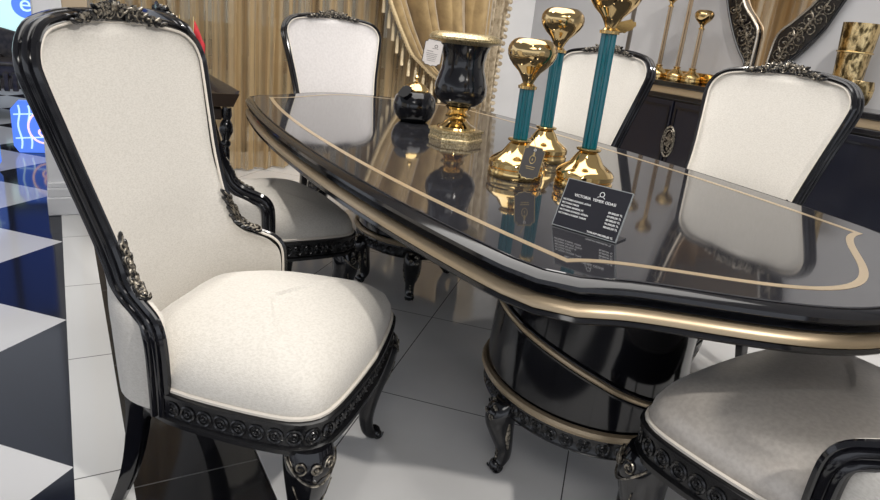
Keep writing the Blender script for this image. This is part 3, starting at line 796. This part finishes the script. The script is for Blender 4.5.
# urn
urn = thing('urn', 'black and gold urn on a hexagonal gold plinth on the table', 'urn', (1.285, 2.10, TZ), .25)
pb_ = MB(); 
rr = .102
pb_.loft([[(x, y, z) for x, y in hexa(r, 6, .26)] for r, z in ((rr, 0), (rr, .006), (rr * .96, .010), (rr * .96, .026), (rr * 1.02, .030), (rr * 1.02, .038), (rr * .6, .042))])
pb_.build('plinth', M['granular_gold'], urn, angle=25)
MB().lathe([(.075, .040), (.072, .048), (.052, .058), (.038, .070), (.033, .078), (.044, .082), (.047, .090), (.036, .096), (.031, .106), (.043, .112), (.050, .120), (.044, .126)], 36).build('stem', M['brass'], urn, angle=35)
MB().lathe([(.040, .122), (.062, .128), (.084, .145), (.096, .170), (.097, .195), (.088, .225), (.079, .255), (.077, .285), (.082, .315), (.092, .340), (.090, .345), (.04, .345)], 48).build('body', M['lacquer'], urn, angle=35)
MB().lathe([(.088, .338), (.098, .345), (.120, .350), (.130, .356), (.131, .364), (.124, .372), (.112, .378), (.095, .381), (.080, .378), (.04, .376)], 48).build('rim', M['granular_gold'], urn, angle=40)
# tag on the urn
ut_c = Vector((1.135, 2.065, TZ + .305))
ut = thing('hang_tag', 'pale grey hang tag with small print hanging from the urn rim', 'tag', tuple(ut_c))
ut.matrix_world = quat_frame(ut_c, (.86, -.50, -.10), (.10, .10, 1.0))
MB().prism(tag_shape(.064, .086), (1, 0, 0), (0, 1, 0), (0, 0, 1), .0012).build('card', M['card_white'], ut)
bd = MB(); bd.tube([(x, y, .0008) for x, y in tag_shape(.064, .086)], .0013, 5, True); bd.build('black_border', M['black_print'], ut)
em = MB(); em.torus((.008, .022, .0014), .005, .0009, (1, 0, 0), (0, 1, 0), 12, 5); em.box((.002, .014, .0014), (.012, .0012, .0005)); em.box((.014, .014, .0014), (.006, .0012, .0005))
em.box((-.010, .004, .0014), (.022, .0014, .0005))
for i in range(5): em.box((-.002, -.004 - .006 * i, .0014), (.040 - .003 * i, .0010, .0005))
em.build('print', M['black_print'], ut)
MB().tube([(0, .036, .001), (.012, .052, -.006), (.03, .058, -.03)], .0008, 5).build('string', M['black_print'], ut)

# lidded jar
jar = thing('lidded_jar', 'round black jar with gold domed lid beside the urn', 'jar', (1.305, 2.49, TZ), 0)
MB().lathe([(.050, 0), (.060, .004), (.078, .025), (.089, .055), (.090, .075), (.083, .102), (.066, .122), (.055, .128), (.03, .128)], 40).build('body', M['lacquer'], jar, angle=35)
lid = MB().lathe([(.056, .124), (.058, .130), (.056, .135), (.050, .142), (.040, .152), (.026, .160), (.012, .164), (.006, .168)], 36).build('lid', M['brass'], jar, angle=35)
MB().lathe([(.006, .164), (.005, .172), (.010, .177), (.011, .183), (.007, .189), (.003, .194), (.0045, .199), (.002, .204)], 20).build('finial', M['brass'], lid, angle=40)
jt_c = Vector((1.235, 2.45, TZ + .128))
jt = thing('hang_tag', 'small black hang tag lying over the shoulder of the round jar', 'tag', tuple(jt_c))
jt.matrix_world = quat_frame(jt_c, (.60, .20, .62), (-.45, .86, .10))
MB().prism(tag_shape(.058, .05), (1, 0, 0), (0, 1, 0), (0, 0, 1), .0012).build('card', M['tag_black'], jt)
MB().tube([(.026, 0, .001), (.045, -.004, .0), (.06, -.006, -.02)], .0008, 5).build('string', M['black_print'], jt)

# ------------------------------------------------------------------ curtains
def sheet(name, fx, m, nu, nv, label, cat, solid=0.0):
    rows = [[fx(j / nu, i / nv) for j in range(nu + 1)] for i in range(nv + 1)]
    o = MB().grid(rows).build(name, m, solid=solid); return tag(o, label, cat)
def sheer_f(u, v):
    x = .10 + 2.75 * u + .012 * math.sin(37 * u + 5 * v); z = .015 + 2.75 * v
    w = x * 2 * PI / .135
    return (x, 4.82 + .24 * min(1, max(0, x - .9)) + .035 * math.sin(w + 1.3 * math.sin(3.1 * x)) + .012 * math.sin(2.7 * w + 1), z)
sheet('sheer_curtain', sheer_f, M['sheer'], 360, 10, 'golden beige sheer curtain hanging in narrow folds across the back window', 'curtain')

XL = [(z, round(x * .945, 3)) for z, x in ((0.0, 3.10), (.30, 3.12), (.52, 3.16), (.60, 3.14), (.68, 3.04), (.80, 2.80), (.95, 2.58), (1.15, 2.44), (1.33, 2.34), (1.8, 2.16), (2.3, 2.0), (2.75, 1.9))]
def swag_f(u, v):
    z = 0.56 + 2.2 * v
    xl = lerp_tab(XL, z); xr = 3.13 + .09 * v
    # right side hangs lower in the diagonal: folds run from top left to the tie
    x = xl + (xr - xl) * u
    f_ = abs(math.sin(u * 3.6 * PI + .5 + .9 * v)); y = 4.93 - .17 * f_ ** .75 - .03 * abs(math.sin(u * 8.3 * PI + 1.0 - v)) ** .8
    return (x, y, z)
swag = thing('draped_curtain', 'gold velvet curtain draped diagonally with tasselled fringe beside the sheer curtain', 'curtain', (0, 0, 0))
rows = [[swag_f(j / 140, i / 40) for j in range(141)] for i in range(41)]
MB().grid(rows).build('drape', M['velvet_gold'], swag, solid=.008)
edge = smooth_path([(lerp_tab(XL, z) , swag_f(0, (z - .56) / 2.2)[1] - .012, z) for z in (.60, .66, .72, .80, .88, .96, 1.08, 1.2, 1.33, 1.6, 1.9, 2.2)], 60)
fb = MB(); fb.tube(edge, .016, 6)
for i in range(0, 60, 1): fb.ball(edge[i], .020, 6, 4)
fb.build('fringe_braid', M['fringe'], swag)
tz = [(2.948, 0.655), (2.854, 0.7), (2.769, 0.735), (2.684, 0.78), (2.599, 0.825), (2.523, 0.88), (2.457, 0.94), (2.391, 1.02), (2.339, 1.11), (2.296, 1.2), (2.254, 1.29), (2.202, 1.4), (2.155, 1.52)]
for x, z in tz:
    y = 4.85
    t = MB(); t.tube([(x, y, z), (x, y, z - .035)], .003, 5); t.ball((x, y, z - .045), (.011, .011, .014), 8, 5)
    t.lathe([(.008, z - .052), (.0125, z - .06), (.013, z - .10), (.0145, z - .165), (.008, z - .17)], 10, (x, y, 0))
    t.build('tassel', M['tassel'], swag)
def side_f(u, v):
    z = .02 + 2.72 * v
    w = lerp_tab([(0, .50), (.5, .34), (.62, .30), (.9, .44), (1.4, .56), (2.8, .62)], z); xr = lerp_tab([(0, 3.46), (.6, 3.39), (1.4, 3.44), (2.8, 3.50)], z)
    x = xr - w * (1 - u)
    return (x, 5.00 + .045 * math.sin(u * 13 * PI + .5 * math.sin(2 * v)) , z)
side = thing('side_curtain', 'beige damask side curtain gathered in deep vertical pleats behind the urn', 'curtain', (0, 0, 0))
rows = [[side_f(j / 110, i / 24) for j in range(111)] for i in range(25)]
MB().grid(rows).build('pleated_panel', M['damask'], side, solid=.006)
lf = MB()
for i in range(46):
    z = .05 + i * .058; p = side_f(1, (z - .02) / 2.72); lf.ball((p[0] + .012, p[1] - .005, z), (.026 + .008 * (i % 2), .018, .022), 6, 4)
lf.build('lace_edge', M['damask'], side)

# ------------------------------------------------------------------ sideboard, mirror and what stands there
SX, ST = 3.68, .98
sb = thing('sideboard', 'long black sideboard with gold strip under its top along the right wall', 'sideboard', (SX + .23, 2.3, 0))
def bx(name, x0, x1, y0, y1, z0, z1, m, par, bev=.004):
    return MB().box((((x0 + x1) / 2), ((y0 + y1) / 2), (z0 + z1) / 2), (x1 - x0, y1 - y0, z1 - z0)).build(name, m, par, bevel=bev)
Y0, Y1 = -1.6, 1.75
bx('top', -.23, .22, Y0, Y1, ST - .035, ST, M['lacquer'], sb)
bx('gold_strip', -.215, .21, Y0 + .01, Y1 - .01, ST - .085, ST - .035, M['champagne'], sb)
bx('lower_moulding', -.225, .215, Y0 + .005, Y1 - .005, ST - .115, ST - .085, M['lacquer'], sb)
bx('carcass', -.20, .21, Y0 + .02, Y1 - .02, .12, ST - .115, M['lacquer'], sb)
bx('plinth_base', -.19, .20, Y0 + .03, Y1 - .03, 0.0, .12, M['lacquer'], sb)
dw = (Y1 - Y0 - .08) / 4
for i in range(4):
    ya = Y0 + .04 + dw * i
    d = bx('door', -.222, -.200, ya + .008, ya + dw - .008, .15, ST - .125, M['navy'], sb, .003)
    fr_ = MB()
    for yy in (ya + .03, ya + dw - .03): fr_.box((-.224, yy, .50), (.008, .012, .62))
    for zz in (.19, ST - .165): fr_.box((-.224, (ya + ya + dw) / 2, zz), (.008, dw - .05, .012))
    fr_.build('panel_moulding', M['lacquer'], d)
    # fluted quarter-round corners
    q = MB(); yc = ya + .022 if i % 2 == 0 else ya + dw - .022; sg_ = 1 if i % 2 == 0 else -1
    for rr_ in (.04, .065, .09, .115): q.tube([(-.226, yc + sg_ * rr_ * math.cos(a), ST - .14 - rr_ * math.sin(a)) for a in [PI / 2 * t / 10 for t in range(11)]], .006, 6)
    q.build('fluted_corner', M['gilt'], d)
# oval medallion across the middle pair of doors
md = MB(); yc = 3.17 - 2.3
md.torus((-.228, yc, .58), .052, .007, (0, 1, 0), (0, 0, 2.0), 28, 6); md.torus((-.228, yc, .58), .040, .004, (0, 1, 0), (0, 0, 2.0), 28, 6)
for i in range(10):
    a = i * 2.4; r_ = .03 * math.sqrt(i / 10)
    scroll(md, (-.228, yc + r_ * math.cos(a), .58 + 2 * r_ * math.sin(a)), (0, 1, 0), (0, 0, 1), .018, 1.2, .004, 1 if i % 2 else -1, start=a)
md.build('oval_medallion', M['gilt'], sb)

# mirror with two carved wings
mr = thing('wall_mirror', 'bronze mirror between two black carved wing panels on the right wall above the sideboard', 'mirror', (WX - .03, 2.9, 0))
def wing(outer, inner, name):
    """outer/inner: lists of (y,z) world; y decreases to the right of the picture"""
    m_ = MB(); pts = [(y - 2.9, z) for y, z in outer + inner[::-1]]
    m_.prism(pts, (0, 1, 0), (0, 0, 1), (-1, 0, 0), .035, (0.015, 0, 0))
    o = m_.build(name, M['lacquer'], mr, bevel=.006)
    t = MB(); t.tube([(-.022, y - 2.9, z) for y, z in smooth_path(inner, 24)], .008, 6); t.build('silver_trim', M['pale_metal'], o)
    t = MB(); t.tube([(-.022, y - 2.9, z) for y, z in smooth_path(outer, 24)], .008, 6); t.build('edge_bead', M['lacquer'], o)
    g = MB(); k = 13
    oi, ii = smooth_path(outer, k), smooth_path(inner, k)
    g.tube([(-.022, (oi[q][0] + ii[q][0]) / 2 - 2.9, (oi[q][1] + ii[q][1]) / 2) for q in range(1, k)], .005, 5)
    for n_ in range(1, k):
        for fct in (.30, .62):
            y = oi[n_][0] + (ii[n_][0] - oi[n_][0]) * fct; z = oi[n_][1] + (ii[n_][1] - oi[n_][1]) * fct
            wd = abs(ii[n_][0] - oi[n_][0]) + abs(ii[n_][1] - oi[n_][1])
            scroll(g, (-.024, y - 2.9, z), (0, 1, 0), (0, 0, 1), min(.05, wd * .22), 1.3, .0045, 1 if (n_ + int(fct > .5)) % 2 else -1, start=n_ * 1.7)
        g.tube([(-.022, oi[n_][0] * .7 + ii[n_][0] * .3 - 2.9, oi[n_][1] * .7 + ii[n_][1] * .3), (-.022, oi[n_][0] * .3 + ii[n_][0] * .7 - 2.9, oi[n_][1] * .3 + ii[n_][1] * .7)], .003, 5)
        leaf(g, (-.024, oi[n_][0] * .5 + ii[n_][0] * .5 - 2.9, oi[n_][1] * .5 + ii[n_][1] * .5), (0, (-1) ** n_ * .6, 1), (0, 1, 0), .06, .008, .004)
    g.build('gilt_carving', M['gilt'], o)
wing([(3.46, 2.30), (3.37, 1.85), (3.28, 1.56), (3.18, 1.36), (3.09, 1.23), (3.03, 1.16), (3.00, 1.08)], [(3.36, 2.30), (3.26, 1.85), (3.15, 1.56), (3.03, 1.43), (2.98, 1.36), (2.975, 1.17), (2.975, 1.08)], 'carved_wing')
wing([(2.20, 2.30), (2.34, 1.80), (2.46, 1.57), (2.53, 1.41), (2.64, 1.27), (2.73, 1.18), (2.80, 1.08)], [(2.36, 2.30), (2.50, 1.80), (2.62, 1.57), (2.74, 1.44), (2.83, 1.35), (2.855, 1.18), (2.86, 1.08)], 'carved_wing')
MB().prism([(a - 2.9, b) for a, b in ((3.36, 2.30), (3.26, 1.85), (3.15, 1.56), (3.03, 1.43), (2.98, 1.36), (2.975, 1.17), (2.975, 1.08), (2.86, 1.08), (2.855, 1.18), (2.83, 1.35), (2.74, 1.44), (2.62, 1.57), (2.50, 1.80), (2.36, 2.30))], (0, 1, 0), (0, 0, 1), (-1, 0, 0), .012, (.016, 0, 0)).build('mirror_glass', M['mirror'], mr)

GC = 'smoky candlesticks on the sideboard'
SXC = 3.88
for (y, ch, rb, lab) in ((3.57, .40, .064, 'smoky columned brass candlestick at the left end of the sideboard'),
                         (3.40, .52, .064, 'tallest smoky columned candlestick on the sideboard, its bulb above the picture edge'),
                         (3.26, .26, .064, 'shortest smoky columned candlestick with a small brass bulb on the sideboard')):
    candlestick(SXC, y, ST, .10, ch, rb, lab, M['smoky_brass'], GC, bk=1.2)
tr_ = thing('gold_tray', 'low gold tray standing on the sideboard behind the smoky candlesticks', 'tray', (4.02, 3.28, ST))
MB().box((0, 0, .012), (.14, .66, .024)).build('tray_base', M['brass'], tr_, bevel=.005)
rm = MB()
for x in (-.068, .068): rm.box((x, 0, .045), (.010, .66, .05))
for y in (-.325, .325): rm.box((0, y, .045), (.146, .010, .05))
rm.build('rim', M['brass'], tr_, bevel=.003)

def gold_vase(x, y, prof, label, square=False):
    t = thing('vase', label, 'vase', (x, y, ST), 0, 'hammered gold vases on the sideboard')
    MB().lathe(prof, 40, mod=lambda i, a: 1 + .02 * math.sin(7 * a + i) + .012 * math.sin(13 * a - 2 * i)).build('body', M['hammered'], t, angle=50)
    lp = prof[-1][1]; pr_ = max(p[0] for p in prof[-4:])
    MB().torus((0, 0, lp - .002), pr_ * .93, .006, (1, 0, 0), (0, 1, 0), 36, 6).build('lip', M['brass'], t)
gold_vase(3.98, 2.24, [(.070, 0), (.074, .01), (.078, .10), (.083, .22), (.090, .34), (.098, .455), (.088, .456), (.070, .30)], 'tall hammered gold vase widening to its mouth on the sideboard')
gold_vase(3.80, 2.07, [(.045, 0), (.050, .006), (.068, .03), (.080, .07), (.082, .11), (.074, .15), (.066, .150), (.05, .10)], 'short hammered gold bowl vase in front of the tall gold vase')

# ------------------------------------------------------------------ left: tray table, flags, far furniture
tt = thing('side_table', 'dark wooden tray-top side table with turned legs in front of the sheer curtain', 'side table', (.475, 3.56, 0))
def traytop(): 
    m_ = MB(); m_.box((0, 0, .725), (.46, .66, .018)); return m_
traytop().build('tray', M['dark_brown'], tt, bevel=.003)
rm = MB()
for sx in (-1, 1): rm.loft([[(sx * .225, -.33, .716), (sx * .255, -.355, .79), (sx * .265, -.365, .79), (sx * .24, -.345, .712)], [(sx * .225, .33, .716), (sx * .255, .355, .79), (sx * .265, .365, .79), (sx * .24, .345, .712)]])
for sy in (-1, 1): rm.loft([[(-.225, sy * .33, .716), (-.255, sy * .355, .775), (-.265, sy * .365, .775), (-.24, sy * .345, .712)], [(.225, sy * .33, .716), (.255, sy * .355, .775), (.265, sy * .365, .775), (.24, sy * .345, .712)]])
rm.build('tray_rim', M['dark_brown'], tt)
MB().box((0, 0, .67), (.40, .58, .06)).build('apron', M['dark_brown'], tt, bevel=.008)
for sx in (-1, 1):
    for sy in (-1, 1):
        lg = MB(); path = []; rad = []
        for z, r in ((.70, .022), (.66, .026), (.64, .018), (.62, .030), (.585, .034), (.555, .022), (.54, .016), (.53, .024), (.515, .024), (.505, .015), (.49, .021), (.44, .022), (.30, .019), (.12, .015), (.07, .014), (.06, .022), (.03, .022), (.0, .016)):
            k_ = (1 - z / .7); path.append((sx * (.225 - .02 * k_), sy * (.275 - .02 * k_), z)); rad.append(r)
        lg.tube(path, rad, 12, up=(1, 0, 0)); lg.build('leg', M['lacquer'], tt, angle=50)
def flag(x, y, cols, label, ang, lean_):
    t = thing('desk_flag', label, 'flag', (x, y, .734), ang, 'small flags on the side table')
    MB().lathe([(.028, 0), (.028, .006), (.012, .010), (.004, .014)], 16).build('base', M['brass'], t)
    MB().tube([(0, 0, .01), (lean_, 0, .36)], .0025, 6).build('pole', M['brass'], t)
    n = len(cols)
    for i, cname in enumerate(cols):
        rows = []
        for a in range(9):
            s_ = a / 8
            z0 = .345 - .15 * i / n * 1.0; z1 = .345 - .15 * (i + 1) / n
            rows.append([(lean_ * z / .36 + .055 * s_ - .0, .010 * math.sin(6 * s_), z - .12 * s_ ) for z in (z0, (z0 + z1) / 2, z1)])
        MB().grid(rows).build('cloth_stripe', M[cname], t, solid=.0012)
flag(.61, 3.72, ['red', 'yellow'], 'small red and yellow desk flag just past the right edge of the nearest chair back', -.4, .02)
flag(.59, 3.80, ['purple', 'flag_white'], 'small purple desk flag beside the red one above the nearest chair back', -.4, -.02)

# far left: dark carved settee
st_ = thing('carved_settee', 'dark carved settee with curved arm far behind the nearest chair on the left', 'settee', (-.66, 7.3, 0))
s1 = MB(); s1.box((0, 0, .42), (1.10, .62, .14)); s1.build('seat', M['dark_wood'], st_, bevel=.03)
s2 = MB()
for i in range(17): s2.box((-.52 + i * .065, -.33, .33), (.045, .03, .16))
s2.build('fluted_apron', M['dark_wood'], st_, bevel=.008)
bk = MB(); rows = []
bk.prism([(-.55, .40), (.55, .40), (.56, .62), (.44, .70), (.20, .76), (0, .80), (-.20, .76), (-.44, .70), (-.56, .62)], (1, 0, 0), (0, 0, 1), (0, 1, 0), .07, (0, .26, 0))
b_o = bk.build('backrest', M['dark_wood'], st_, bevel=.02)
cv = MB()
for i in range(15):
    x = -.48 + i * .068
    scroll(cv, (x, .25, .52 + .07 * math.sin(i)), (1, 0, 0), (0, 0, 1), .045, 1.3, .010, 1 if i % 2 else -1, start=i)
cv.build('carving', M['dark_wood'], b_o)
for sx in (-1, 1):
    MB().tube(smooth_path([(sx * .54, .24, .70), (sx * .56, .05, .68), (sx * .57, -.15, .60), (sx * .57, -.30, .585), (sx * .56, -.33, .53), (sx * .55, -.29, .47), (sx * .55, -.26, .40)], 24), .035, 8).build('arm', M['dark_wood'], st_)
    for y in (-.27, .27):
        MB().lathe([(.022, 0), (.028, .02), (.020, .05), (.024, .12), (.036, .20), (.046, .27), (.042, .36)], 12, (sx * .48, y, 0)).build('leg', M['dark_wood'], st_)

# added upright glowing panels, stand-ins for the blue patch on the left floor
def glow_panel(name, loc, rz, w, h, label):
    t = thing(name, label, 'stand-in panel', loc, rz, 'added blue panels standing in for the blue patch on the left floor')
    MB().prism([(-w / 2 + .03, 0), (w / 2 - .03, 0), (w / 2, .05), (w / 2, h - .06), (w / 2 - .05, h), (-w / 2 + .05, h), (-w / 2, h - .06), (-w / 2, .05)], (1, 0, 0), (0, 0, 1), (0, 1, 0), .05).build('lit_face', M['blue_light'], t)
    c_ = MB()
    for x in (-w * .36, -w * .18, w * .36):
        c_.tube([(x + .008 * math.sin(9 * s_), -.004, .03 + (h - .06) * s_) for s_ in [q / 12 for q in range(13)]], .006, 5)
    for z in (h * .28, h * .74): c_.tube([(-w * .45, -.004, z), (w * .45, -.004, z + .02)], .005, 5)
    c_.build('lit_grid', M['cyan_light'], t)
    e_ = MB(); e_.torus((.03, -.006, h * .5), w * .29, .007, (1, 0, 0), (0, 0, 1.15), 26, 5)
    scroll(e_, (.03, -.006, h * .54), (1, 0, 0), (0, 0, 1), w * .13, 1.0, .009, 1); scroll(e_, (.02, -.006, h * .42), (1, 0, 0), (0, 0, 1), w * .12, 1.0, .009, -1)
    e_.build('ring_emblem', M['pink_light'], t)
glow_panel('blue_standin_panel', (-.145, 5.52, .005), -.10, .34, .37, 'added glowing blue panel with a pale ring emblem, standing in for the blue patch on the diamond floor beside the pillar')
glow_panel('blue_standin_panel', (-.56, 5.0, .005), .1, .40, .46, 'added glowing blue panel standing in for the blue strip at the left edge of the picture')

rs = thing('round_sign', 'small round blue lit sign with a white letter on the far shop window', 'sign', (-.255, 9.04, .93), 0)
MB().lathe([(.001, -.015), (.135, -.015), (.14, -.008), (.14, .008), (.135, .015), (.001, .015)], 32).build('disc', M['blue_light'], rs)
for c_ in children_of(rs): c_.rotation_euler = (PI / 2, 0, 0)
text_mesh('e', .26, 'letter', M['cyan_light'], rs, Matrix.Translation((-.07, -.02, -.065)) @ Matrix.Rotation(PI / 2, 4, 'X'))
